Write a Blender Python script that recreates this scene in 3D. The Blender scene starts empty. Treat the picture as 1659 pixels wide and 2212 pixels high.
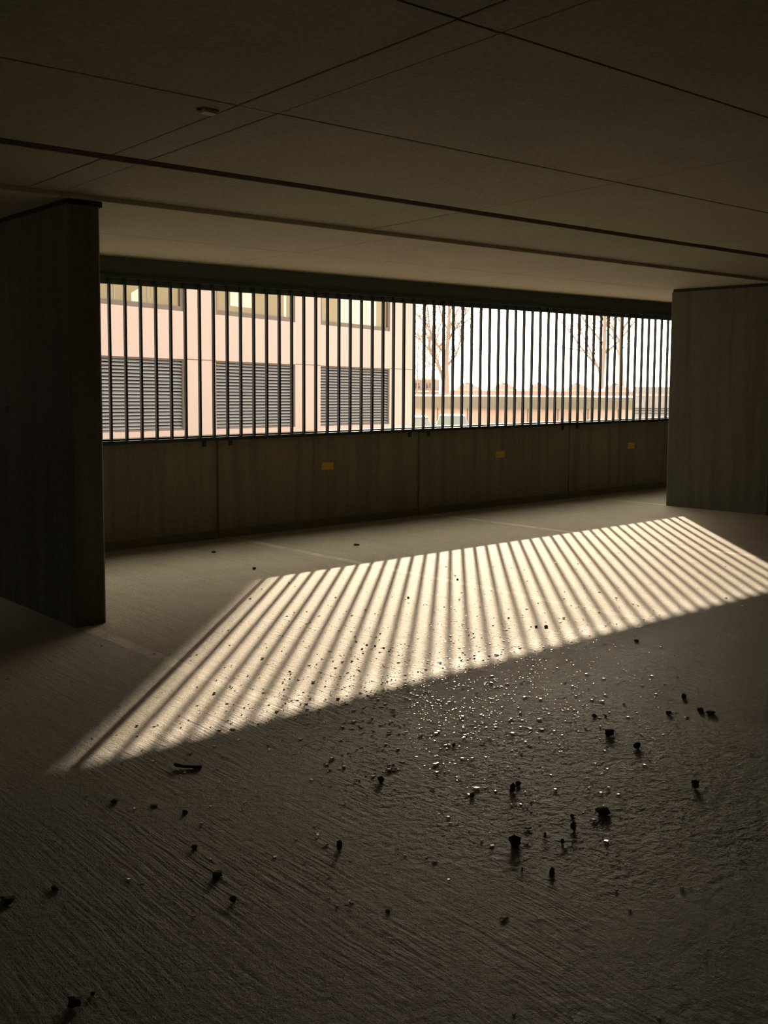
import bpy, bmesh, math, random
from mathutils import Vector, Matrix, noise as mnoise

random.seed(11)
S = bpy.context.scene
COL = S.collection

# ------------------------------------------------------------------ camera
SL = 0.01506                      # the parking deck climbs 1.5 % along the window wall (+x)
CAM = Vector((0.0, -8.863, 1.5))
R_ = Vector((0.76033991, -0.64950048, 0.00568818))
U_ = Vector((0.05005788, 0.06732732, 0.99647441))
F_ = Vector((0.64759357, 0.75737452, -0.08370426))
cam_d = bpy.data.cameras.new('camera')
cam_d.sensor_width = 36.0
cam_d.lens = 2219.74 / 2212.0 * 36.0
cam_d.shift_y = -(1106.0 - 1045.76) / 2212.0
cam_d.clip_start = 0.05
cam_d.clip_end = 600.0
cam = bpy.data.objects.new('camera', cam_d)
COL.objects.link(cam)
M = Matrix((R_, U_, -F_)).transposed().to_4x4()
M.translation = CAM
cam.matrix_world = M
S.camera = cam

# ------------------------------------------------------------------ world: hazy low-sun sky
SUN_DIR = Vector((0.97722, 1.0, 1.0 / 2.00339)).normalized()   # towards the sun (19.6 degrees high)
W = bpy.data.worlds.new('hazy_sky')
S.world = W
W.use_nodes = True
wn, wl = W.node_tree.nodes, W.node_tree.links
wn.clear()
wo = wn.new('ShaderNodeOutputWorld')
bg = wn.new('ShaderNodeBackground')
bg.inputs['Strength'].default_value = 1.0
tc = wn.new('ShaderNodeTexCoord')
dot = wn.new('ShaderNodeVectorMath'); dot.operation = 'DOT_PRODUCT'
dot.inputs[1].default_value = SUN_DIR
wl.new(tc.outputs['Generated'], dot.inputs[0])
def wmath(op, a, b=None, clamp=False):
    m = wn.new('ShaderNodeMath'); m.operation = op; m.use_clamp = clamp
    for i, v in enumerate((a, b)):
        if v is None: continue
        if isinstance(v, (int, float)): m.inputs[i].default_value = v
        else: wl.new(v, m.inputs[i])
    return m.outputs[0]
base01 = wn.new('ShaderNodeMath'); base01.operation = 'MULTIPLY_ADD'
wl.new(dot.outputs['Value'], base01.inputs[0]); base01.inputs[1].default_value = 0.5; base01.inputs[2].default_value = 0.5
wide = wmath('POWER', base01.outputs[0], 5.0)
halo = wmath('POWER', base01.outputs[0], 26.0)
def vscale(col, f):
    m = wn.new('ShaderNodeVectorMath'); m.operation = 'SCALE'
    m.inputs[0].default_value = col
    if isinstance(f, (int, float)): m.inputs['Scale'].default_value = f
    else: wl.new(f, m.inputs['Scale'])
    return m.outputs[0]
def vadd(a, b):
    m = wn.new('ShaderNodeVectorMath'); m.operation = 'ADD'
    wl.new(a, m.inputs[0]); wl.new(b, m.inputs[1]); return m.outputs[0]
sky = vadd(vadd(vscale((0.98, 0.88, 0.78), 1.0), vscale((9.6, 8.2, 5.9), wide)), vscale((6.0, 4.9, 3.4), halo))
wl.new(sky, bg.inputs['Color'])
wl.new(bg.outputs[0], wo.inputs['Surface'])

# ------------------------------------------------------------------ sun
sd = bpy.data.lights.new('sun', 'SUN')
sd.energy = 9.8
sd.color = (1.0, 0.80, 0.58)
sd.angle = math.radians(0.5)
sun = bpy.data.objects.new('sun', sd)
COL.objects.link(sun)
sun.rotation_euler = SUN_DIR.to_track_quat('Z', 'Y').to_euler()
sun.location = (40, 40, 30)

# ------------------------------------------------------------------ exposure
vs = S.view_settings
vs.view_transform = 'Standard'
vs.look = 'None'
vs.exposure = 0.0
vs.gamma = 1.0
vs.use_curve_mapping = False

# ------------------------------------------------------------------ helpers
def tag(o, label=None, cat=None, group=None, kind=None):
    if label: o['label'] = label
    if cat: o['category'] = cat
    if group: o['group'] = group
    if kind: o['kind'] = kind
    return o

def link(o, parent=None):
    COL.objects.link(o)
    if parent is not None:
        o.parent = parent
    return o

def empty(name, loc=(0, 0, 0), rz=0.0, parent=None):
    o = bpy.data.objects.new(name, None)
    o.empty_display_size = 0.2
    o.location = loc
    o.rotation_euler = (0, 0, rz)
    return link(o, parent)

def mesh_obj(name, verts, faces, mat, parent=None, smooth=False, loc=(0, 0, 0)):
    me = bpy.data.meshes.new(name)
    me.from_pydata([tuple(v) for v in verts], [], faces)
    me.update()
    if mat: me.materials.append(mat)
    if smooth:
        for p in me.polygons: p.use_smooth = True
    o = bpy.data.objects.new(name, me)
    o.location = loc
    return link(o, parent)

class MB:
    """collects shapes into one mesh"""
    def __init__(s): s.v = []; s.f = []
    def add(s, verts, faces):
        n = len(s.v); s.v += [tuple(v) for v in verts]; s.f += [tuple(i + n for i in f) for f in faces]
    def box(s, x0, x1, y0, y1, z0, z1, shear=0.0, xf=None):
        vs_ = [(x, y, z) for z in (z0, z1) for y in (y0, y1) for x in (x0, x1)]
        if shear: vs_ = [(x, y, z + shear * x) for x, y, z in vs_]
        if xf: vs_ = [xf @ Vector(v) for v in vs_]
        s.add(vs_, [(0, 2, 3, 1), (4, 5, 7, 6), (0, 1, 5, 4), (2, 6, 7, 3), (0, 4, 6, 2), (1, 3, 7, 5)])
    def prism(s, poly, z0, z1, shear=0.0, tz=None):
        n = len(poly)
        lo = [(x, y, z0 + shear * x) for x, y in poly]
        hi = [(x, y, (tz(x, y) if tz else z1) + shear * x) for x, y in poly]
        s.add(lo + hi, [tuple(range(n))[::-1], tuple(range(n, 2 * n))] + [(i, (i + 1) % n, n + (i + 1) % n, n + i) for i in range(n)])
    def tube(s, pts, rad, seg=6, cap=True):
        rings = []
        up = Vector((0, 0, 1))
        for i, p in enumerate(pts):
            p = Vector(p)
            a = Vector(pts[max(i - 1, 0)]); b = Vector(pts[min(i + 1, len(pts) - 1)])
            d = (b - a).normalized()
            ref = up if abs(d.z) < 0.9 else Vector((1, 0, 0))
            e1 = d.cross(ref).normalized(); e2 = d.cross(e1)
            r = rad[i] if isinstance(rad, (list, tuple)) else rad
            rings.append([p + e1 * math.cos(2 * math.pi * k / seg) * r + e2 * math.sin(2 * math.pi * k / seg) * r for k in range(seg)])
        vs_ = [v for ring in rings for v in ring]
        fs = []
        for i in range(len(rings) - 1):
            for k in range(seg):
                fs.append((i * seg + k, i * seg + (k + 1) % seg, (i + 1) * seg + (k + 1) % seg, (i + 1) * seg + k))
        if cap:
            fs.append(tuple(range(seg))[::-1]); m = (len(rings) - 1) * seg; fs.append(tuple(range(m, m + seg)))
        s.add(vs_, fs)
    def lathe(s, prof, c=(0, 0, 0), seg=12):
        vs_ = [(c[0] + r * math.cos(2 * math.pi * k / seg), c[1] + r * math.sin(2 * math.pi * k / seg), c[2] + z) for r, z in prof for k in range(seg)]
        fs = [(i * seg + k, i * seg + (k + 1) % seg, (i + 1) * seg + (k + 1) % seg, (i + 1) * seg + k) for i in range(len(prof) - 1) for k in range(seg)]
        fs.append(tuple(range(seg))[::-1]); m = (len(prof) - 1) * seg; fs.append(tuple(range(m, m + seg)))
        s.add(vs_, fs)
    def build(s, name, mat, parent=None, smooth=False, loc=(0, 0, 0)):
        return mesh_obj(name, s.v, s.f, mat, parent, smooth, loc)

def bevel(o, w=0.004, seg=2):
    m = o.modifiers.new('edge', 'BEVEL'); m.width = w; m.segments = seg; m.limit_method = 'ANGLE'; m.angle_limit = math.radians(40)
    return o

# ------------------------------------------------------------------ materials
class NT:
    def __init__(s, name):
        s.m = bpy.data.materials.new(name); s.m.use_nodes = True
        s.n = s.m.node_tree.nodes; s.l = s.m.node_tree.links
        s.b = s.n['Principled BSDF']
        s.geo = s.n.new('ShaderNodeNewGeometry')
    def pos(s, scale=(1, 1, 1), rot=0.0):
        mp = s.n.new('ShaderNodeMapping'); mp.inputs['Scale'].default_value = scale; mp.inputs['Rotation'].default_value = (0, 0, rot)
        s.l.new(s.geo.outputs['Position'], mp.inputs['Vector']); return mp.outputs[0]
    def noise(s, vec, scale, detail=4, rough=0.55, dist=0.0):
        n = s.n.new('ShaderNodeTexNoise'); n.inputs['Scale'].default_value = scale; n.inputs['Detail'].default_value = detail
        n.inputs['Roughness'].default_value = rough; n.inputs['Distortion'].default_value = dist
        s.l.new(vec, n.inputs['Vector']); return n.outputs['Fac']
    def ramp(s, fac, *stops):
        r = s.n.new('ShaderNodeValToRGB')
        e = r.color_ramp.elements
        while len(e) < len(stops): e.new(0.5)
        for el, (p, c) in zip(e, stops):
            el.position = p; el.color = (c, c, c, 1) if isinstance(c, (int, float)) else (*c, 1)
        s.l.new(fac, r.inputs[0]); return r.outputs[0]
    def math(s, op, a, b=None, c=None, clamp=False):
        m = s.n.new('ShaderNodeMath'); m.operation = op; m.use_clamp = clamp
        for i, v in enumerate((a, b, c)):
            if v is None: continue
            if isinstance(v, (int, float)): m.inputs[i].default_value = v
            else: s.l.new(v, m.inputs[i])
        return m.outputs[0]
    def mix(s, fac, a, b, mode='MIX'):
        m = s.n.new('ShaderNodeMix'); m.data_type = 'RGBA'; m.blend_type = mode
        for sock, v in ((m.inputs['Factor'], fac), (m.inputs['A'], a), (m.inputs['B'], b)):
            if isinstance(v, (int, float)): sock.default_value = v
            elif isinstance(v, tuple): sock.default_value = (*v, 1)
            else: s.l.new(v, sock)
        return m.outputs['Result']
    def bump(s, h, strength=0.5, dist=0.01, prev=None):
        b = s.n.new('ShaderNodeBump'); b.inputs['Strength'].default_value = strength; b.inputs['Distance'].default_value = dist
        s.l.new(h, b.inputs['Height'])
        if prev is not None: s.l.new(prev, b.inputs['Normal'])
        return b.outputs[0]
    def out(s, color=None, rough=None, normal=None, metal=None, spec=None):
        for k, v in (('Base Color', color), ('Roughness', rough), ('Normal', normal), ('Metallic', metal), ('Specular IOR Level', spec)):
            if v is None: continue
            if isinstance(v, (int, float)): s.b.inputs[k].default_value = v
            elif isinstance(v, tuple): s.b.inputs[k].default_value = (*v, 1)
            else: s.l.new(v, s.b.inputs[k])
        return s.m

def concrete(name, c0, c1, rough=0.85, streak=False, bumps=0.25):
    t = NT(name)
    v = t.pos()
    big = t.noise(v, 0.9, 5, 0.6)
    fine = t.noise(v, 45, 3, 0.6)
    col = t.mix(t.ramp(big, (0.3, 0.0), (0.7, 1.0)), c0, c1)
    col = t.mix(0.35, col, t.ramp(fine, (0.3, tuple(x * 0.6 for x in c0)), (0.7, tuple(min(1, x * 1.25) for x in c1))))
    if streak:
        sv = t.pos((7, 7, 0.35))
        st = t.ramp(t.noise(sv, 1.2, 4, 0.6), (0.42, 0.0), (0.68, 1.0))
        col = t.mix(t.math('MULTIPLY', st, 0.45), col, tuple(x * 0.45 for x in c0))
    pores = t.ramp(t.noise(v, 120, 2), (0.28, 0.0), (0.36, 1.0))
    nrm = t.bump(t.math('ADD', t.math('MULTIPLY', pores, 0.6), fine), bumps, 0.004)
    return t.out(col, rough, nrm, 0.0, 0.35)

def plain(name, col, rough=0.5, metal=0.0, vary=0.12, scale=14, spec=0.5):
    t = NT(name)
    n = t.noise(t.pos(), scale, 3)
    c = t.mix(n, tuple(x * (1 - vary) for x in col), tuple(min(1, x * (1 + vary)) for x in col))
    return t.out(c, rough, None, metal, spec)

def floor_mat():
    t = NT('brushed_floor_concrete')
    p = t.pos()
    sep = t.n.new('ShaderNodeSeparateXYZ'); t.l.new(t.geo.outputs['Position'], sep.inputs[0])
    X, Y = sep.outputs['X'], sep.outputs['Y']
    big = t.noise(p, 0.55, 5, 0.6, 0.4)
    mid = t.noise(p, 3.2, 5, 0.65)
    fine = t.noise(p, 60, 5, 0.75)
    grain = t.noise(p, 230, 2, 0.6)
    wob = t.noise(p, 1.1, 3, 0.6)
    # broom strokes run away from the window wall, wavering and fading in patches
    wv = t.n.new('ShaderNodeCombineXYZ'); t.l.new(t.math('MULTIPLY_ADD', wob, 0.07, X), wv.inputs[0]); t.l.new(t.math('MULTIPLY', Y, 0.055), wv.inputs[1])
    broom = t.math('SUBTRACT', t.noise(wv.outputs[0], 50, 2, 0.6, 0.2), 0.5)
    broom2 = t.math('SUBTRACT', t.noise(wv.outputs[0], 21, 2, 0.6, 0.3), 0.5)
    strokes = t.ramp(t.noise(p, 1.7, 4, 0.6), (0.38, 0.15), (0.62, 1.0))
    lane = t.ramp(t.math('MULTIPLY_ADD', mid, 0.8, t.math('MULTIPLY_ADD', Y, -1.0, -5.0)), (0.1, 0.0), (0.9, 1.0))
    col = t.mix(t.ramp(big, (0.32, 0.0), (0.68, 1.0)), (0.32, 0.285, 0.215), (0.43, 0.388, 0.295))
    col = t.mix(t.math('MULTIPLY', t.ramp(mid, (0.40, 1.0), (0.62, 0.0)), 0.35), col, (0.20, 0.185, 0.145))
    col = t.mix(0.50, col, t.ramp(fine, (0.34, (0.10, 0.09, 0.065)), (0.66, (0.56, 0.51, 0.40))))
    col = t.mix(0.30, col, t.ramp(grain, (0.35, (0.09, 0.08, 0.06)), (0.65, (0.58, 0.53, 0.42))))
    col = t.mix(t.math('MULTIPLY', t.ramp(t.math('ADD', broom2, 0.5), (0.34, 1.0), (0.5, 0.0)), 0.16), col, (0.13, 0.115, 0.085))
    col = t.mix(t.math('MULTIPLY', lane, 0.70), col, (0.080, 0.081, 0.064))      # lane darkened in colour, standing in for the weaker light here
    # worn white bay lines across the deck
    lines = None
    for xc in (5.53, 8.33, 11.13, 2.73):
        d = t.math('ABSOLUTE', t.math('SUBTRACT', X, xc))
        m = t.math('LESS_THAN', d, 0.045)
        lines = m if lines is None else t.math('MAXIMUM', lines, m)
    lines = t.math('MULTIPLY', lines, t.math('GREATER_THAN', Y, -5.0))
    wear = t.ramp(t.noise(p, 5.0, 6, 0.75), (0.36, 0.10), (0.64, 0.85))
    col = t.mix(t.math('MULTIPLY', lines, wear), col, (0.62, 0.58, 0.50))
    # pebbly patch where the broom finish has worn away
    dx = t.math('SUBTRACT', X, 3.05); dy = t.math('SUBTRACT', Y, -6.45)
    dd = t.math('SQRT', t.math('ADD', t.math('MULTIPLY', dx, dx), t.math('MULTIPLY', dy, dy)))
    dd = t.math('ADD', dd, t.math('MULTIPLY', t.math('SUBTRACT', mid, 0.5), 0.9))
    peb = t.ramp(dd, (0.35, 1.0), (1.0, 0.0))
    cob = t.math('SUBTRACT', t.noise(t.pos((1.0, 1.0, 1.0)), 26, 3, 0.6, 0.2), 0.5)
    ridge = t.math('MULTIPLY', t.math('ADD', t.math('MULTIPLY', broom, 0.75), t.math('MULTIPLY', broom2, 0.42)), strokes)
    ridge = t.math('MULTIPLY', ridge, t.math('SUBTRACT', 1.0, t.math('MULTIPLY', peb, 0.85)))
    h = t.math('ADD', ridge, t.math('MULTIPLY', cob, t.math('MULTIPLY_ADD', peb, 1.9, 0.5)))
    h = t.math('MULTIPLY', h, t.math('MULTIPLY_ADD', lane, 0.6, 0.4))
    n1 = t.bump(h, 1.0, 0.030)
    n2 = t.bump(t.math('ADD', fine, t.math('MULTIPLY', grain, 0.5)), 1.0, 0.009, n1)
    # the driving lane is polished by tyres, the bays by the window are dusty
    rough = t.math('SUBTRACT', t.ramp(fine, (0.3, 0.62), (0.7, 0.82)), t.math('MULTIPLY', lane, 0.20))
    return t.out(col, rough, n2, 0.0, 0.5)

MAT = {}
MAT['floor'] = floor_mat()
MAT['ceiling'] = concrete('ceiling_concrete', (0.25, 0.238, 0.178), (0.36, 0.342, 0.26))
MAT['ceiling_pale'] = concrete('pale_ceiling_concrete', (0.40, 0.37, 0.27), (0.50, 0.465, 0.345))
MAT['parapet'] = concrete('parapet_concrete', (0.26, 0.235, 0.165), (0.35, 0.318, 0.23), streak=True)
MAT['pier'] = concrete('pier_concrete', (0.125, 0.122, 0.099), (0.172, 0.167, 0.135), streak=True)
MAT['wall'] = concrete('wall_concrete', (0.15, 0.145, 0.115), (0.21, 0.20, 0.155))
MAT['groove'] = plain('dark_joint_filler', (0.035, 0.033, 0.03), 0.9)
MAT['steel'] = plain('dark_galvanised_steel', (0.055, 0.075, 0.082), 0.42, 0.6)
MAT['coping'] = plain('dark_brown_coping', (0.05, 0.035, 0.022), 0.8)
MAT['fascia'] = plain('dark_green_fascia_steel', (0.10, 0.115, 0.10), 0.7)
MAT['yellow'] = plain('yellow_plate_enamel', (0.78, 0.50, 0.07), 0.55, vary=0.3, scale=90)
MAT['stucco'] = plain('pale_pink_render', (0.75, 0.625, 0.60), 0.9, vary=0.04, scale=30)
MAT['louvre'] = plain('blue_grey_louvre_metal', (0.50, 0.52, 0.55), 0.5, 0.0)
MAT['dark'] = plain('dark_plant_room', (0.02, 0.022, 0.025), 0.9)
MAT['frame'] = plain('grey_brown_window_frame', (0.20, 0.17, 0.15), 0.5)
MAT['glass'] = plain('olive_tinted_glass', (0.36, 0.29, 0.15), 0.08, 0.0, vary=0.15, scale=1.2, spec=1.0)
MAT['sky_patch'] = plain('white_sky_in_panes', (0.93, 0.91, 0.80), 0.8, vary=0.02)  # bright sky showing in the panes, put into a white colour
MAT['ground'] = plain('pale_asphalt', (0.42, 0.38, 0.34), 0.8)
MAT['shed_wall'] = plain('pink_beige_shed_wall', (0.80, 0.66, 0.58), 0.85, vary=0.05)
MAT['shed_fascia'] = plain('grey_green_fascia', (0.30, 0.29, 0.235), 0.7)
MAT['zinc'] = plain('bright_zinc_flashing', (0.85, 0.82, 0.78), 0.38, 1.0, vary=0.05)
MAT['tent'] = plain('dusty_pink_tent_fabric', (0.54, 0.42, 0.39), 0.85, vary=0.06)
MAT['finial'] = plain('grey_green_finial', (0.20, 0.19, 0.15), 0.7)
MAT['far'] = plain('mauve_grey_render', (0.55, 0.48, 0.47), 0.9, vary=0.05)
MAT['bark'] = plain('glare_paled_bark', (0.50, 0.42, 0.37), 0.9, vary=0.2)  # trunk colour paled to stand in for the veiling glare
MAT['twig'] = plain('twig_bark', (0.44, 0.36, 0.31), 0.9)
MAT['car_teal'] = plain('teal_car_paint', (0.22, 0.30, 0.31), 0.25, 0.3)
MAT['car_silver'] = plain('silver_car_paint', (0.55, 0.56, 0.55), 0.25, 0.6)
MAT['car_glass'] = plain('dark_car_glass', (0.16, 0.20, 0.20), 0.45, spec=0.25)
MAT['tyre'] = plain('black_tyre', (0.03, 0.03, 0.03), 0.85)
MAT['hub'] = plain('grey_wheel_hub', (0.4, 0.4, 0.4), 0.4, 0.7)
MAT['container'] = plain('pale_blue_grey_steel', (0.52, 0.54, 0.56), 0.6)
MAT['container_dark'] = plain('dark_grey_stripe', (0.16, 0.16, 0.17), 0.6)
MAT['stone'] = plain('dark_brown_stone', (0.055, 0.042, 0.03), 0.85, vary=0.4, scale=60)
MAT['stone_grey'] = plain('dark_grey_stone', (0.07, 0.065, 0.055), 0.8, vary=0.4, scale=60)
MAT['grit'] = plain('glinting_white_grit', (0.92, 0.87, 0.78), 0.12, 0.5, vary=0.08, spec=0.9)
MAT['box'] = plain('grey_plastic_box', (0.42, 0.39, 0.31), 0.6)

# ------------------------------------------------------------------ the deck: floor
XL, XR, YB, YW = -7.0, 24.0, -24.0, 0.02
ZN = 2.700            # ceiling over the driving lane
floor = MB()
nx, ny = 38, 24
for j in range(ny + 1):
    for i in range(nx + 1):
        x = XL + (XR - XL) * i / nx; y = YB + (YW + 0.20 - YB) * j / ny
        floor.v.append((x, y, SL * x))
for j in range(ny):
    for i in range(nx):
        a = j * (nx + 1) + i
        floor.f.append((a, a + 1, a + nx + 2, a + nx + 1))
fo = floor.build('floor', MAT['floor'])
tag(fo, 'brushed grey concrete parking deck floor with bar shadows and grit', 'floor', kind='structure')
sm = fo.modifiers.new('thick', 'SOLIDIFY'); sm.thickness = 0.25; sm.offset = -1

# ------------------------------------------------------------------ ceiling
ceil = MB()
ceil.box(XL, XR, YB, 0.35, 2.84, 3.14, SL)
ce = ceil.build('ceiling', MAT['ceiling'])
tag(ce, 'dark concrete deck ceiling cast in large panels with thin joints', 'ceiling', kind='structure')

def ceil_panel(x0, x1, y0, y1, z0a, z0b, mat):
    """underside slopes from z0a at y0 to z0b at y1"""
    g = 0.0028
    c = 0.003
    m = MB()
    x0 += g; x1 -= g; y0 += g; y1 -= g
    vs_ = []
    for (xx0, xx1, yy0, yy1, dz, top) in ((x0, x1, y0, y1, 0, True), (x0, x1, y0, y1, c, False), (x0 + c, x1 - c, y0 + c, y1 - c, 0, False)):
        for y, z in ((yy0, z0a), (yy1, z0b)):
            for x in (xx0, xx1):
                vs_.append((x, y, (2.845 if top else z + dz) + SL * x))
    q = lambda a: [(a, a + 1, a + 3, a + 2)]
    fs = [(0, 1, 3, 2)]
    for a, b in ((0, 4), (4, 8)):
        for k0, k1 in ((0, 1), (1, 3), (3, 2), (2, 0)):
            fs.append((a + k0, b + k0, b + k1, a + k1))
    fs.append((8, 10, 11, 9))
    m.add(vs_, fs)
    return m.build('ceiling_panel', mat, ce)

rows = [(-24.0, -19.2), (-19.2, -14.1), (-14.1, -11.55), (-11.55, -8.95), (-8.95, -7.65), (-7.65, -6.37), (-6.37, -5.04), (-5.04, -3.845)]
xcols = [-7.0, -3.0, 2.44, 2.645, 5.08, 7.81, 10.54, 13.27, 18.7, 24.0]
for (y0, y1) in rows:
    for i in range(len(xcols) - 1):
        z = ZN + random.uniform(-0.002, 0.002)
        ceil_panel(xcols[i], xcols[i + 1], y0, y1, z, z, MAT['ceiling'])
for i in range(len(xcols) - 1):
    z = ZN + random.uniform(-0.002, 0.002)
    ceil_panel(xcols[i], xcols[i + 1], -3.72, -2.742, z, z, MAT['ceiling'])
# the movement joint between the two rows: recessed dark filler
jm = MB(); jm.box(XL, XR, -3.845, -3.72, 2.80, 2.845, SL)
jm.build('joint_filler', MAT['groove'], ce)
# edge bay soffit, cast lower at the pier line and rising to the window wall
ex = [-7.0, -3.0, 2.645, 5.4, 8.13, 10.86, 13.6, 18.7, 24.0]
def ez(y): return 2.669 + (2.713 - 2.669) * (y + 2.736) / 2.736
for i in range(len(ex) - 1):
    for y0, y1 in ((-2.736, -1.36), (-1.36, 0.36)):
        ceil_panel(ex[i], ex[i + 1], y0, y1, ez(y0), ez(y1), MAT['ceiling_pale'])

# small box on the ceiling beside the joint corner
b = empty('junction_box', (2.378, -4.90, ZN + SL * 2.378))
tag(b, 'small pale grey junction box fixed to the dark ceiling', 'junction box')
m = MB(); m.box(-0.038, 0.038, -0.032, 0.032, -0.014, 0.0); bevel(m.build('housing', MAT['box'], b), 0.006)
m = MB(); m.box(-0.032, 0.032, -0.026, 0.026, -0.018, -0.014); bevel(m.build('lid', MAT['box'], b), 0.003)
m = MB(); m.tube([(-0.038, 0, -0.008), (-0.056, 0, -0.008)], 0.005, 8); m.build('cable_gland', MAT['steel'], b)

# ------------------------------------------------------------------ window wall
OX0, OX1 = 2.30, 14.4          # ends of the opening
PT = 1.036                     # parapet top
wall = MB()
wall.box(XL, OX0, 0.045, 0.22, -0.25, 2.85, SL)          # blank bays left and right, core of the parapet
wall.box(OX1, XR, 0.045, 0.22, -0.25, 2.85, SL)
wall.box(OX0, OX1, 0.045, 0.20, -0.25, PT - 0.012, SL)
wb = wall.build('wall_back', MAT['wall'])
tag(wb, 'low concrete parapet wall of precast panels below the barred opening', 'wall', kind='structure')
pj = [-7.0, -5.52, -2.79, -0.06, 2.67, 5.40, 8.13, 10.865, 13.59, 16.32, 19.05, 21.8, 24.0]
for a, c in zip(pj[:-1], pj[1:]):
    inside = [(max(a, OX0), min(c, OX1), PT - 0.02)] if (c > OX0 and a < OX1) else []
    if not inside: inside = [(a, c, 2.70)]
    for x0, x1, zt in inside:
        m = MB(); g = 0.007
        m.prism([(x0 + g, 0.045), (x0 + g + 0.01, 0.02), (x1 - g - 0.01, 0.02), (x1 - g, 0.045)], -0.02, zt, SL)
        m.build('panel', MAT['parapet'], wb)
        # slightly darker plinth strip at the foot of each panel
        m = MB(); m.box(x0 + g, x1 - g, 0.0, 0.022, -0.01, 0.085, SL)
        m.build('plinth', MAT['groove'] if False else MAT['wall'], wb)
m = MB(); m.box(OX0, OX1, 0.02, 0.215, PT - 0.02, PT, SL)
m.build('coping', MAT['coping'], wb)
# fascia above the opening
m = MB(); m.box(OX0, OX1, 0.02, 0.05, 2.462, 2.86, SL)
m.build('lintel_fascia', MAT['fascia'], wb)

# bay plates
for k, xc in enumerate((6.786, 9.515, 12.242)):
    lab = ['small yellow bay plate on the parapet, nearest to the left pier',
           'small yellow bay plate on the parapet, middle one of three',
           'small yellow bay plate on the parapet, nearest to the right pier'][k]
    e = empty('bay_plate', (xc, 0.02, 0.653 + SL * xc))
    tag(e, lab, 'sign', 'yellow bay plates along the parapet')
    m = MB(); m.box(-0.082, 0.082, -0.006, 0.0, -0.041, 0.041); bevel(m.build('plate', MAT['yellow'], e), 0.003)
    for sx in (-0.068, 0.068):
        m = MB(); m.tube([(sx, -0.006, 0), (sx, -0.009, 0)], 0.005, 8); m.build('screw', MAT['steel'], e)

# ------------------------------------------------------------------ steel bars in the opening
gr = empty('bar_grille', (4.257, 0, 1.02 + SL * 4.257))
tag(gr, 'long row of dark vertical steel bars filling the opening above the parapet', 'railing')
def gl(x, y, z): return (x - 4.257, y, z - 1.02 - SL * 4.257)
def rail(name, x0, x1, y0, y1, z0, z1):
    m = MB(); m.box(x0, x1, y0, y1, z0, z1, SL)
    m.v = [gl(*v) for v in m.v]
    return bevel(m.build(name, MAT['steel'], gr), 0.003)
rail('bottom_rail', 2.93, 14.3, -0.03, 0.018, 0.986, 1.021)
rail('top_rail', 2.93, 14.3, -0.022, 0.018, 2.515, 2.55)
bm = MB(); bm.box(-0.0105, 0.0105, -0.016, 0.016, 1.021, 2.515)
bar_me = None
foot_me = None
for n in range(-8, 64):
    x = 4.25699 + 0.15685 * n
    if bar_me is None:
        o = bm.build('bar', MAT['steel'], gr); bar_me = o.data
    else:
        o = link(bpy.data.objects.new('bar', bar_me), gr)
    o.location = (x - 4.257, 0, SL * (x - 4.257) - 1.02)
# rail brackets down the inner face
for xc in (3.05, 5.25, 5.55, 7.98, 8.28, 10.72, 11.02, 13.45, 13.75):
    m = MB(); m.box(xc - 0.02, xc + 0.02, 0.006, 0.02, 0.93, 1.0, SL); m.v = [gl(*v) for v in m.v]
    m.build('bracket', MAT['steel'], gr)

# ------------------------------------------------------------------ piers
def pier(x0, x1, y0, y1, label):
    c = 0.014
    e = empty('concrete_pier', ((x0 + x1) / 2, (y0 + y1) / 2, SL * (x0 + x1) / 2))
    tag(e, label, 'pillar', 'concrete piers carrying the ceiling')
    cx_, cy_ = (x0 + x1) / 2, (y0 + y1) / 2
    poly = [(x0 + c, y0), (x1 - c, y0), (x1, y0 + c), (x1, y1 - c), (x1 - c, y1), (x0 + c, y1), (x0, y1 - c), (x0, y0 + c)]
    poly = [(x - cx_, y - cy_) for x, y in poly]
    m = MB(); m.prism(poly, 0.0, 0, SL, tz=lambda x, y: ez(y + cy_) - 0.036)
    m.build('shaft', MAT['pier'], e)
    # bearing pad between pier and soffit
    m = MB()
    pp = [(x0 + .01 - cx_, y0 + .02 - cy_), (x1 + .025 - cx_, y0 + .02 - cy_), (x1 + .025 - cx_, y1 - .02 - cy_), (x0 + .01 - cx_, y1 - .02 - cy_)]
    n = 4
    lo = [(x, y, ez(y + cy_) - 0.036 + SL * x) for x, y in pp]; hi = [(x, y, ez(y + cy_) - 0.002 + SL * x) for x, y in pp]
    m.add(lo + hi, [(3, 2, 1, 0), (4, 5, 6, 7), (0, 1, 5, 4), (1, 2, 6, 5), (2, 3, 7, 6), (3, 0, 4, 7)])
    m.build('bearing_pad', MAT['groove'], e)
    return e
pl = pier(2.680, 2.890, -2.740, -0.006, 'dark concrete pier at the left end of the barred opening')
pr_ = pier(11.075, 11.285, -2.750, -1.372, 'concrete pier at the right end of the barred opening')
# small wire hook on the side of the left pier
m = MB(); m.tube([(0, 0, 0.018), (-0.014, -0.006, 0.010), (-0.018, -0.008, -0.002), (-0.012, -0.006, -0.014), (0, 0, -0.018)], 0.003, 6)
hk = m.build('wire_hook', MAT['steel'], None, True, (2.680, -1.68, 1.405))
tag(hk, 'tiny dark wire hook on the side of the left pier', 'hook')

# ------------------------------------------------------------------ the rest of the shell, out of view
for nm, bx in (('wall_right', (XR, XR + 0.25, YB, 0.22)), ('wall_front', (XL - 0.25, XR + 0.25, YB - 0.25, YB))):
    m = MB(); m.box(bx[0], bx[1], bx[2], bx[3], -0.3, 3.1, SL)
    tag(m.build(nm, MAT['wall']), 'plain dark concrete wall of the parking deck', 'wall', kind='structure')

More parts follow.
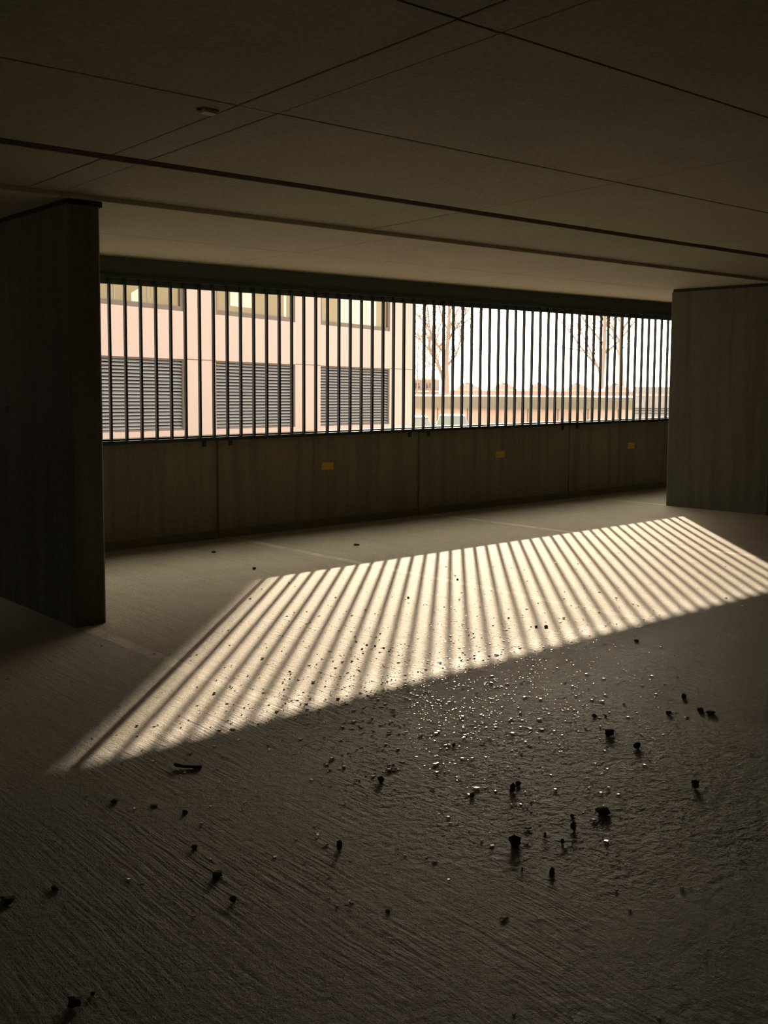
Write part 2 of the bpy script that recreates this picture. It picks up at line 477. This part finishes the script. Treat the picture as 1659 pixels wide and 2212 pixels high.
# unseen left wall, its opening added to light the left pier's side
m = MB()
m.box(XL - 0.25, XL, YB, 0.22, -0.3, 1.036, SL); m.box(XL - 0.25, XL, YB, 0.22, 2.46, 3.1, SL)
m.box(XL - 0.25, XL, -1.6, 0.22, 1.036, 2.46, SL); m.box(XL - 0.25, XL, YB, -5.2, 1.036, 2.46, SL)
tag(m.build('wall_left', MAT['wall']), 'unseen concrete side wall of the deck with an opening added for light', 'wall', kind='structure')

# ------------------------------------------------------------------ outside ground
GZ = -0.75
m = MB(); m.box(-160, 260, -60, 320, GZ - 0.3, GZ)
tag(m.build('ground', MAT['ground']), 'pale asphalt yard outside the parking deck', 'ground', kind='structure')

# ------------------------------------------------------------------ office building opposite
PHI = 0.2452
K = Vector((24.80, 18.586, GZ))
ob = empty('office_building', K, PHI)
tag(ob, 'pale pink rendered building with louvred openings below and windows above', 'building')
BH = 13.4                      # above the yard
BL = -34.0
def bz(z): return z - GZ       # scene height -> building local
bays = [(-5.24, -1.435), (-9.89, -6.467), (-14.59, -11.083), (-19.2, -15.7), (-23.9, -20.4), (-28.5, -25.0)]
rowsz = [(0.591, 2.509), (3.786, 5.56), (7.0, 8.8), (10.2, 11.9)]
wm = MB()
xs = sorted([BL, 0.0] + [v for bb in bays for v in bb])
zs = sorted([0.0, BH] + [bz(v) for rr in rowsz for v in rr])
for i in range(len(xs) - 1):
    for j in range(len(zs) - 1):
        xm, zm = (xs[i] + xs[i + 1]) / 2, (zs[j] + zs[j + 1]) / 2
        hole = any(a < xm < c for a, c in bays) and any(bz(a) < zm < bz(c) for a, c in rowsz)
        if not hole:
            wm.box(xs[i], xs[i + 1], 0.0, 0.32, zs[j], zs[j + 1])
wm.box(BL, 0.0, 0.32, 14.0, 0.0, BH)
wall_o = wm.build('wall', MAT['stucco'], ob)
# thin joint above the louvre storey: dark strips on the wall between the bays
jx = [BL] + sorted([v for bb in bays for v in bb]) + [0.0]
for i in range(0, len(jx) - 1, 2):
    jm = MB(); jm.box(jx[i], jx[i + 1] - (0.06 if jx[i + 1] == 0.0 else 0), -0.004, 0.01, bz(2.500), bz(2.523))
    jm.build('render_joint', MAT['frame'], ob)
slat_me = {}
for bi, (a, c) in enumerate(bays[:4]):
    z0, z1 = bz(rowsz[0][0]), bz(rowsz[0][1])
    lv = empty('louvre', ((a + c) / 2, 0.10, z0), 0, ob)
    w = c - a
    fm = MB()
    t_ = 0.05
    fm.box(-w / 2, -w / 2 + t_, -0.06, 0.10, 0, z1 - z0); fm.box(w / 2 - t_, w / 2, -0.06, 0.10, 0, z1 - z0)
    fm.box(-w / 2 + t_, w / 2 - t_, -0.06, 0.10, 0, t_); fm.box(-w / 2 + t_, w / 2 - t_, -0.06, 0.10, z1 - z0 - t_, z1 - z0)
    fm.build('louvre_frame', MAT['frame'], lv)
    bk = MB(); bk.box(-w / 2, w / 2, 0.14, 0.20, 0, z1 - z0); bk.build('backing', MAT['dark'], lv)
    ns = 20
    pitch = (z1 - z0 - 2 * t_) / ns
    sm_ = MB()
    hw = w / 2 - t_
    # angled blade, lower edge outwards
    pr0 = [(-0.055, 0.0), (-0.047, -0.006), (0.045, pitch * 0.62), (0.037, pitch * 0.62 + 0.006)]
    vs_ = [(sx * hw, y, z) for sx in (-1, 1) for y, z in pr0]
    sm_.add(vs_, [(0, 1, 2, 3), (7, 6, 5, 4), (0, 4, 5, 1), (1, 5, 6, 2), (2, 6, 7, 3), (3, 7, 4, 0)])
    me = None
    for k in range(ns):
        if me is None:
            o = sm_.build('slat', MAT['louvre'], lv); me = o.data
        else:
            o = link(bpy.data.objects.new('slat', me), lv)
        o.location = (0, 0, t_ + pitch * (k + 0.2))
for ri in (1, 2, 3):
    for bi, (a, c) in enumerate(bays[:4]):
        z0, z1 = bz(rowsz[ri][0]), bz(rowsz[ri][1])
        w = c - a; h = z1 - z0
        wnd = empty('window', ((a + c) / 2, 0.08, z0), 0, ob)
        fm = MB(); t_ = 0.13; s_ = 0.10
        fm.box(-w / 2, -w / 2 + s_, -0.05, 0.08, 0, h); fm.box(w / 2 - s_, w / 2, -0.05, 0.08, 0, h)
        fm.box(-w / 2 + s_, w / 2 - s_, -0.05, 0.08, 0, t_); fm.box(-w / 2 + s_, w / 2 - s_, -0.05, 0.08, h - s_, h)
        fm.build('window_frame', MAT['frame'], wnd)
        np_ = 3
        for k in range(np_):
            x0 = -w / 2 + s_ + (w - 2 * s_) * k / np_; x1 = -w / 2 + s_ + (w - 2 * s_) * (k + 1) / np_
            g = MB(); g.box(x0 + 0.012, x1 - 0.012, 0.0, 0.012, t_, h - s_); g.build('pane', MAT['glass'], wnd)
            if k:
                g = MB(); g.box(x0 - 0.012, x0 + 0.012, -0.012, 0.03, t_, h - s_); g.build('mullion', MAT['louvre'], wnd)
        if ri == 1 and bi == 0:  # white sheets painted in for the bright sky in the glass
            g = MB(); g.box(-0.78, 1.18, -0.010, -0.002, t_ + 0.01, h - s_ - 0.01); g.build('sky_patch', MAT['sky_patch'], wnd)
        if ri == 1 and bi == 1:
            g = MB(); g.box(-1.05, -0.12, -0.010, -0.002, t_ + 0.16, h - s_ - 0.01); g.build('sky_patch', MAT['sky_patch'], wnd)
            g = MB(); g.box(1.25, 1.37, -0.010, -0.002, t_ + 0.01, h - s_ - 0.01); g.build('sky_patch', MAT['sky_patch'], wnd)
        if ri == 1 and bi == 2:
            g = MB(); g.add([(0.0, -0.010, t_ + 0.01), (0.34, -0.010, t_ + 0.01), (0.34, -0.010, t_ + 0.40), (0.0, -0.010, t_ + 0.22),
                             (0.0, -0.002, t_ + 0.01), (0.34, -0.002, t_ + 0.01), (0.34, -0.002, t_ + 0.40), (0.0, -0.002, t_ + 0.22)],
                            [(3, 2, 1, 0), (4, 5, 6, 7), (0, 1, 5, 4), (1, 2, 6, 5), (2, 3, 7, 6), (3, 0, 4, 7)])
            g.build('sky_patch', MAT['sky_patch'], wnd)
rm = MB(); rm.box(BL - 0.1, 0.1, -0.1, 14.1, BH, BH + 0.25); rm.build('roof_edge', MAT['zinc'], ob)

# ------------------------------------------------------------------ yard objects to the right: long low shed, tents, cars
AX = Vector((0.76034, -0.6495, 0)).normalized()       # sideways axis facing the deck
AY = Vector((0.6495, 0.76034, 0)).normalized()        # away from the deck
RZ = math.atan2(AX.y, AX.x)
def yard(px_x, depth):
    """a place in the yard: sideways offset for a 1659 px wide picture, distance ahead"""
    t = (px_x - 829.5) / 2219.74
    return Vector((CAM.x, CAM.y, GZ)) + AY * depth + AX * (t * depth)

# long shed
o0 = yard(880, 56)
sh = empty('long_shed', o0, RZ)
tag(sh, 'long low shed with grey fascia and pinkish wall across the yard', 'building')
L = 13.2
def sz(z): return z - GZ
m = MB(); m.box(0, L, 0.4, 6.0, 0, sz(0.98)); m.build('wall', MAT['shed_wall'], sh)
m = MB(); m.box(-0.2, L + 0.2, 0.0, 6.4, sz(0.96), sz(1.60)); m.build('fascia', MAT['shed_fascia'], sh)
m = MB(); m.add([(-0.2, -0.03, sz(1.60)), (L + .2, -0.03, sz(1.60)), (L + .2, 0.30, sz(1.69)), (-0.2, 0.30, sz(1.69)), (-0.2, 0.30, sz(1.60)), (L + .2, 0.30, sz(1.60))],
                [(0, 1, 2, 3), (0, 4, 5, 1), (3, 2, 5, 4), (0, 3, 4), (1, 5, 2)]); m.build('flashing', MAT['zinc'], sh)
m = MB(); m.box(-0.2, L + 0.2, 0.30, 6.4, sz(1.60), sz(1.74)); m.build('roof_upstand', MAT['far'], sh)
for k in range(1, 8):
    m = MB(); m.box(L * k / 8 - 0.02, L * k / 8 + 0.02, 0.36, 0.4, 0, sz(0.96)); m.build('downpipe', MAT['finial'], sh)

# pagoda tents behind
tents = [(1012, 'leftmost of the pointed pink tent roofs behind the shed'), (1091, 'second pointed pink tent roof from the left behind the shed'),
         (1167, 'third pointed pink tent roof from the left behind the shed'), (1250, 'fourth pointed pink tent roof from the left behind the shed'),
         (1335, 'rightmost of the pointed pink tent roofs behind the shed')]
for k, (px, lab) in enumerate(tents):
    e = empty('pagoda_tent', yard(px, 66), RZ)
    tag(e, lab, 'tent', 'pagoda tents behind the shed')
    hw = 1.10; eave = sz(1.98); peak = sz(2.47)
    N = 8
    vs_ = []
    for j in range(N + 1):
        f = j / N
        for sxx, syy in ((-1, -1), (1, -1), (1, 1), (-1, 1)):
            hgt = eave + (peak - eave) * (0.5 - 0.5 * math.cos(math.pi * min(1.0, f * 1.05)))
            r = hw * (1 - f) + 0.06 * f
            vs_.append((sxx * r, 1.2 + syy * r, hgt))
    fs = []
    for j in range(N):
        for q in range(4):
            fs.append((j * 4 + q, j * 4 + (q + 1) % 4, (j + 1) * 4 + (q + 1) % 4, (j + 1) * 4 + q))
    fs.append((N * 4, N * 4 + 1, N * 4 + 2, N * 4 + 3)); fs.append((3, 2, 1, 0))
    mesh_obj('roof', vs_, fs, MAT['tent'], e)
    m = MB(); m.box(-hw, hw, 1.2 - hw, 1.2 + hw, eave - 0.28, eave); m.build('valance', MAT['tent'], e)
    m = MB(); m.lathe([(0.05, -0.03), (0.24, 0.0), (0.30, 0.05), (0.12, 0.10), (0.05, 0.14)], (0, 1.2, peak - 0.06), 8); m.build('finial', MAT['finial'], e)
    for sxx in (-1, 1):
        for syy in (-1, 1):
            m = MB(); m.box(sxx * (hw - 0.06) - 0.03, sxx * (hw - 0.06) + 0.03, 1.2 + syy * (hw - .06) - 0.03, 1.2 + syy * (hw - .06) + 0.03, 0, eave - 0.28)
            m.build('leg', MAT['zinc'], e)

# flat-roofed building beyond the shed at the corner of the pink one
e = empty('flat_roofed_building', yard(884, 118), RZ)
tag(e, 'distant mauve-grey flat-roofed block beside the pink building corner', 'building')
m = MB(); m.box(-3, 3.4, 0, 8, 0, sz(3.55)); m.build('wall', MAT['far'], e)
m = MB(); m.box(-3.1, 3.5, -0.1, 8.1, sz(3.55), sz(3.7)); m.build('roof_edge', MAT['zinc'], e)
m = MB(); m.box(-3.0, 3.4, -0.6, 0.0, sz(2.2), sz(2.35)); m.build('canopy', MAT['zinc'], e)
for k in range(4):
    m = MB(); m.box(-2.6 + 1.5 * k, -1.8 + 1.5 * k, -0.03, 0.0, sz(2.6), sz(3.2)); m.build('window', MAT['far'] if False else MAT['frame'], e)

# pale container on the right
e = empty('steel_container', yard(1369, 50), RZ - 0.25)
tag(e, 'pale blue-grey steel container beside the right pier, beyond the bars', 'container')
CL = 6.0
m = MB(); m.box(0, CL, 0, 2.4, 0.15, sz(2.02)); m.build('body', MAT['container'], e)
for k in range(26):
    m = MB(); m.box(0.12 + k * 0.225, 0.24 + k * 0.225, -0.03, 0.0, sz(1.08), sz(1.62)); m.build('rib', MAT['container'], e)
for z0 in (0.80, 0.93, 1.03):
    m = MB(); m.box(0.02, CL - 0.02, -0.035, 0.0, sz(z0), sz(z0) + 0.045); m.build('stripe', MAT['container_dark'], e)
m = MB(); m.box(-0.02, CL + 0.02, -0.05, 0.02, sz(1.66), sz(1.76)); m.build('trim_strip', MAT['zinc'], e)
m = MB(); m.box(-0.02, CL + 0.02, -0.02, 2.42, sz(2.02), sz(2.10)); m.build('roof', MAT['container'], e)
for sx in (0.1, CL - 0.4):
    for sy in (0.1, 2.0):
        m = MB(); m.box(sx, sx + 0.3, sy, sy + 0.3, 0, 0.15); m.build('foot', MAT['container_dark'], e)

# cars
def car(loc, rz, paint, label):
    e = empty('parked_car', loc, rz)
    tag(e, label, 'car', 'cars parked in the yard')
    Lc, Wc, Hc = 4.2, 1.74, 1.46
    # body from side profile, tapered upwards
    def hull(name, prof, w0, w1, mat, zr):
        n = len(prof)
        vs_ = []
        for s in (-1, 1):
            for y, z in prof:
                f = max(0, min(1, (z - zr[0]) / (zr[1] - zr[0])))
                vs_.append((s * (w0 + (w1 - w0) * f) / 2, y, z))
        fs = [tuple(range(n)), tuple(range(2 * n - 1, n - 1, -1))]
        fs += [(i, n + i, n + (i + 1) % n, (i + 1) % n) for i in range(n)]
        o = mesh_obj(name, vs_, fs, mat, e)
        bevel(o, 0.05, 3)
        return o
    hull('body', [(-2.1, 0.30), (-2.12, 0.55), (-2.05, 0.78), (-1.1, 0.95), (1.6, 0.98), (2.02, 0.90), (2.1, 0.6), (2.05, 0.28)], Wc, Wc * 0.94, paint, (0.3, 0.98))
    hull('cabin_glass', [(-1.15, 0.93), (-0.45, 1.38), (1.15, 1.40), (1.85, 0.95)], Wc * 0.93, Wc * 0.72, MAT['car_glass'], (0.93, 1.40))
    hull('roof', [(-0.50, 1.365), (-0.40, 1.43), (0.3, Hc), (1.10, 1.44), (1.22, 1.375)], Wc * 0.76, Wc * 0.70, paint, (1.36, Hc))
    for sx in (-1, 1):
        for yy in (-1.3, 1.3):
            m = MB(); m.tube([(sx * 0.66, yy, 0.32), (sx * 0.87, yy, 0.32)], 0.32, 16); w_ = m.build('wheel', MAT['tyre'], e)
            m = MB(); m.tube([(sx * 0.86, yy, 0.32), (sx * 0.885, yy, 0.32)], 0.19, 12); m.build('hub_cap', MAT['hub'], w_)
        m = MB(); m.box(sx * 0.90 - 0.07, sx * 0.90 + 0.07, -0.78, -0.68, 0.95, 1.08); bevel(m.build('mirror', paint, e), 0.02)
    return e
car(yard(893, 46), RZ + 0.04, MAT['car_teal'], 'teal parked car right beside the pink building corner')
car(yard(977, 50.5), RZ - 0.06, MAT['car_silver'], 'silver parked car with bright roof in front of the shed')

# ------------------------------------------------------------------ bare trees
def tree(name, loc, h, r, seed, label, spread=0.55, trunk_to=0.45, levels=4, lean=0.0, n_main=6):
    rnd = random.Random(seed)
    e = empty(name, loc)
    tag(e, label, 'tree', 'bare winter trees in the yard')
    tm, bmh = MB(), MB()
    pts, rad = [], []
    p = Vector((0, 0, 0)); N = 8
    for i in range(N + 1):
        f = i / N
        pts.append(p.copy()); rad.append(r * (1.15 - 0.75 * f))
        p += Vector((rnd.uniform(-.05, .05) * h * .15 + lean * h / N, rnd.uniform(-.05, .05) * h * .15, h * 0.80 / N))
    tm.tube(pts, rad, 7)
    def branch(p, d, ln, rr, lev):
        n = 4
        q = p.copy(); P_, Rr = [q.copy()], [rr]
        dd = d.copy()
        for i in range(n):
            dd = (dd + Vector((rnd.uniform(-.28, .28), rnd.uniform(-.28, .28), rnd.uniform(-.10, .22)))).normalized()
            q = q + dd * ln / n
            P_.append(q.copy()); Rr.append(rr * (1 - 0.6 * (i + 1) / n))
            if lev > 0 and i >= 0:
                for _ in range(1 if lev < 2 else 2):
                    if rnd.random() < 0.8:
                        s = Vector((rnd.uniform(-1, 1), rnd.uniform(-1, 1), rnd.uniform(-.25, .9)))
                        s = (dd * 0.75 + s.normalized() * 0.75).normalized()
                        branch(q, s, ln * rnd.uniform(.42, .66), max(0.009, rr * 0.5), lev - 1)
        bmh.tube(P_, Rr, 4 if lev < 2 else 5, cap=False)
    for i in range(n_main):
        f = trunk_to + (1 - trunk_to) * (i + rnd.random() * 0.6) / n_main
        k = min(int(f * N), N - 1); t = f * N - k
        p0 = pts[k].lerp(pts[k + 1], t)
        a = i * 2.4 + rnd.random()
        d = Vector((math.cos(a) * spread, math.sin(a) * spread, 0.55 + 0.5 * f)).normalized()
        branch(p0, d, h * rnd.uniform(.30, .42) * (1.2 - .5 * f), max(0.03, rad[k] * 0.5), levels - 1)
    tm.build('trunk', MAT['bark'], e, True)
    bmh.build('branches', MAT['twig'], e, True)
    return e
tree('bare_tree', yard(966, 76), 11.5, 0.22, 5, 'bare forked tree behind the silver car', trunk_to=0.30, n_main=9)
tree('bare_tree', yard(1303, 74), 13.0, 0.19, 8, 'bare tree with a slim trunk rising above the right-hand tents', trunk_to=0.30, n_main=8, spread=0.7)
tree('bare_tree', yard(1338, 92), 16.5, 0.24, 12, 'bare straight-trunked tree nearest to the right pier', trunk_to=0.42, n_main=7, spread=0.6)
tree('bare_sapling', yard(903, 84), 9.0, 0.07, 21, 'thin bare sapling beside the pink building corner', trunk_to=0.25, n_main=9, levels=4)
tree('bare_sapling', yard(932, 104), 10.5, 0.07, 27, 'thin twiggy sapling between the building corner and the forked tree', trunk_to=0.2, n_main=9, levels=4)

# ------------------------------------------------------------------ debris on the deck
def stone(x, y, w, h, label, mat, name='stone', flat=1.0, seed=0):
    rnd = random.Random(seed)
    bmx = bmesh.new()
    bmesh.ops.create_icosphere(bmx, subdivisions=2, radius=1.0)
    off = Vector((rnd.uniform(0, 50), rnd.uniform(0, 50), rnd.uniform(0, 50)))
    for v in bmx.verts:
        d = v.co.normalized()
        k = 1.0 + 0.55 * mnoise.noise(d * 1.3 + off) + 0.22 * mnoise.noise(d * 3.1 + off)
        # square the lump up so that it has broken faces
        mx = max(abs(d.x), abs(d.y), abs(d.z))
        k *= (1.0 / mx) * 0.42 + 0.58
        v.co = d * k
    zmin = min(v.co.z for v in bmx.verts); zmax = max(v.co.z for v in bmx.verts)
    xw = max(v.co.x for v in bmx.verts) - min(v.co.x for v in bmx.verts)
    dp = w * rnd.uniform(0.7, 1.1) * flat
    for v in bmx.verts:
        v.co = Vector((v.co.x / xw * w, v.co.y / xw * dp, (v.co.z - zmin) / (zmax - zmin) * h))
    me = bpy.data.meshes.new(name); bmx.to_mesh(me); bmx.free(); me.materials.append(mat)
    o = bpy.data.objects.new(name, me)
    o.location = (x, y, SL * x - 0.0015)
    o.rotation_euler = (0, 0, RZ + rnd.uniform(-0.5, 0.5))
    link(o)
    tag(o, label, 'stone', 'loose stones on the deck floor')
    return o

stones = [
 (3.56, -6.206, .046, .030, 'largest rounded stone of the pair below the right end of the light patch', 0),
 (3.511, -6.385, .033, .030, 'upright brown stone with a shadow, right of the largest rounded one', 0),
 (3.713, -6.007, .022, .014, 'small dark stone behind the largest rounded stone', 0),
 (3.745, -6.045, .012, .012, 'tiny dark chip just right of the small stone behind the largest one', 1),
 (3.993, -6.211, .027, .020, 'dark round stone on its own, left of the long flat stone', 0),
 (4.26, -6.116, .026, .022, 'farthest dark stone in the right-hand cluster', 0),
 (4.144, -6.281, .028, .019, 'dark stone touching the left end of the long flat stone', 1),
 (4.139, -6.335, .046, .018, 'long flat dark stone near the right edge of the floor', 1),
 (3.323, -6.781, .030, .034, 'lone upright dark stone at the far right of the rough floor patch', 1),
 (2.783, -6.354, .022, .036, 'tall dark chip standing left on the rough floor patch', 1),
 (2.844, -6.329, .022, .018, 'short dark chip right next to the tall one', 1),
 (2.634, -6.291, .018, .018, 'small dark chip left of the tall and short pair', 1),
 (2.873, -6.699, .046, .024, 'broad notched dark stone in the middle of the rough patch', 0),
 (2.771, -6.646, .017, .014, 'small dark stone just behind the narrow upright one', 1),
 (2.687, -6.718, .020, .032, 'narrow upright dark stone left of the broad notched one', 1),
 (2.454, -6.664, .039, .038, 'blocky dark stone, biggest at the left of the rough patch', 0),
 (2.569, -6.695, .010, .024, 'thin dark sliver right beside the blocky stone', 1),
 (2.58, -6.761, .012, .022, 'dark sliver second to the right of the blocky stone', 1),
 (2.391, -6.875, .019, .024, 'dark stone alone in front of the blocky one', 1),
 (2.336, -6.803, .007, .016, 'tiniest dark sliver in front of the blocky stone', 1),
 (2.474, -5.962, .026, .026, 'dark stone below the middle of the light patch near edge', 0),
 (2.004, -6.306, .019, .034, 'upright dark chip alone in the middle of the near floor', 1),
 (1.602, -6.209, .031, .020, 'dark slanting leaf-shaped stone in the left near floor', 1),
 (1.555, -6.373, .021, .020, 'dark stone just in front of the slanting leaf-shaped one', 1),
 (1.649, -5.991, .023, .014, 'dark chip behind the slanting leaf-shaped stone', 1),
 (1.619, -5.468, .029, .016, 'dark stone below the left tip of the light patch', 1),
 (1.713, -5.594, .032, .008, 'flat dark flake below the twig', 1),
 (1.766, -5.722, .021, .016, 'dark chip to the right of the flat flake', 1),
 (1.192, -5.956, .031, .014, 'small slanting dark chip near the left edge of the floor', 1),
 (1.056, -5.938, .044, .018, 'dark stone at the very left edge of the picture', 0),
 (0.986, -6.557, .034, .028, 'larger dark stone in the bottom left corner', 0),
 (1.04, -6.543, .013, .012, 'small dark stone beside the larger one in the bottom left corner', 1),
 (4.848, -4.667, .018, .014, 'left one of two tiny dark stones inside the light patch', 1),
 (4.895, -4.709, .024, .017, 'right one of two tiny dark stones inside the light patch', 1),
 (5.009, -5.301, .029, .016, 'dark stone in the shade just past the light patch on the right', 1),
 (4.682, -1.731, .031, .022, 'small dark stone on the dim floor behind the left tip of the stripes', 1),
 (4.89, -0.746, .043, .022, 'dark stone close to the foot of the parapet, near the left pier', 1),
 (6.135, -1.288, .062, .020, 'flat dark stone on the dim floor below the left yellow plate', 1),
 (4.852, -3.463, .017, .014, 'tiny dark stone on the stripes left of centre', 1),
 (1.861, -6.715, .016, .008, 'tiny flat dark stone at the bottom centre of the floor', 1),
 (5.598, -3.205, .018, .014, 'tiny dark stone on the stripes at the far edge of the light', 1),
 (2.96, -5.861, .016, .014, 'tiny dark chip in the middle of the white grit', 1),
]
for i, (x, y, w, h, lab, mk) in enumerate(stones):
    stone(x, y, w, h, lab, MAT['stone'] if mk == 0 else MAT['stone_grey'], seed=100 + i, flat=0.9)

# twig
m = MB(); m.tube([(-0.055, 0.004, 0.016), (-0.045, 0, 0.012), (-0.015, -0.004, 0.009), (0.02, 0.002, 0.007), (0.045, 0.0, 0.007), (0.056, 0.003, 0.010)], [0.006, 0.008, 0.006, 0.006, 0.008, 0.005], 7)
tw = m.build('twig', MAT['stone'], None, True, (1.992, -5.346, SL * 1.992)); tw.rotation_euler = (0, 0, RZ - 0.1)
tag(tw, 'short dark curved twig below the left tip of the light patch', 'twig')

# white grit strewn over the deck
gm = MB()
rg = random.Random(4)
def grain(x, y, r):
    if y > -0.05 or (2.64 < x < 2.93 and y > -2.78) or (11.03 < x < 11.33 and -2.79 < y < -1.33): return
    a = rg.random() * 6.28
    ax, ay = r * rg.uniform(.8, 1.5), r * rg.uniform(.6, 1.1)
    c, s = math.cos(a), math.sin(a)
    z0 = SL * x
    h = r * rg.uniform(.45, .85)
    pts = [(ax, 0), (0, ay), (-ax, 0), (0, -ay)]
    vs_ = [(x + px * c - py * s, y + px * s + py * c, z0 + h * 0.3) for px, py in pts]
    tilt = rg.gauss(.035, .05)
    for px, py in pts:
        ox, oy = (px * c - py * s) * .72, (px * s + py * c) * .72
        vs_.append((x + ox, y + oy, z0 + h - tilt * (ox * .65 + oy * .76)))
    gm.add(vs_, [(0, 1, 5, 4), (1, 2, 6, 5), (2, 3, 7, 6), (3, 0, 4, 7), (4, 5, 6, 7)])
cl = [((3.35, -5.35), .55, 760), ((3.8, -5.2), .5, 330), ((2.95, -5.4), .4, 330), ((3.0, -5.9), .5, 260), ((2.4, -6.2), .6, 260), ((4.7, -4.5), .7, 380), ((3.2, -4.5), .8, 240),
      ((2.2, -5.6), .6, 130), ((5.8, -3.6), 1.0, 120), ((4.2, -5.9), .6, 90)]
for (cx_, cy_), sg, n in cl:
    for _ in range(n):
        x, y = rg.gauss(cx_, sg), rg.gauss(cy_, sg)
        grain(x, y, min(0.011, 0.0028 + rg.expovariate(1 / 0.0018)))
for _ in range(900):
    x = rg.uniform(0.6, 9); y = rg.uniform(-7.6, -0.4)
    grain(x, y, min(0.008, 0.0020 + rg.expovariate(1 / 0.0011)))
go = gm.build('grit', MAT['grit'])
tag(go, 'fine white grit and stone chips scattered over the deck floor', 'grit', kind='stuff')
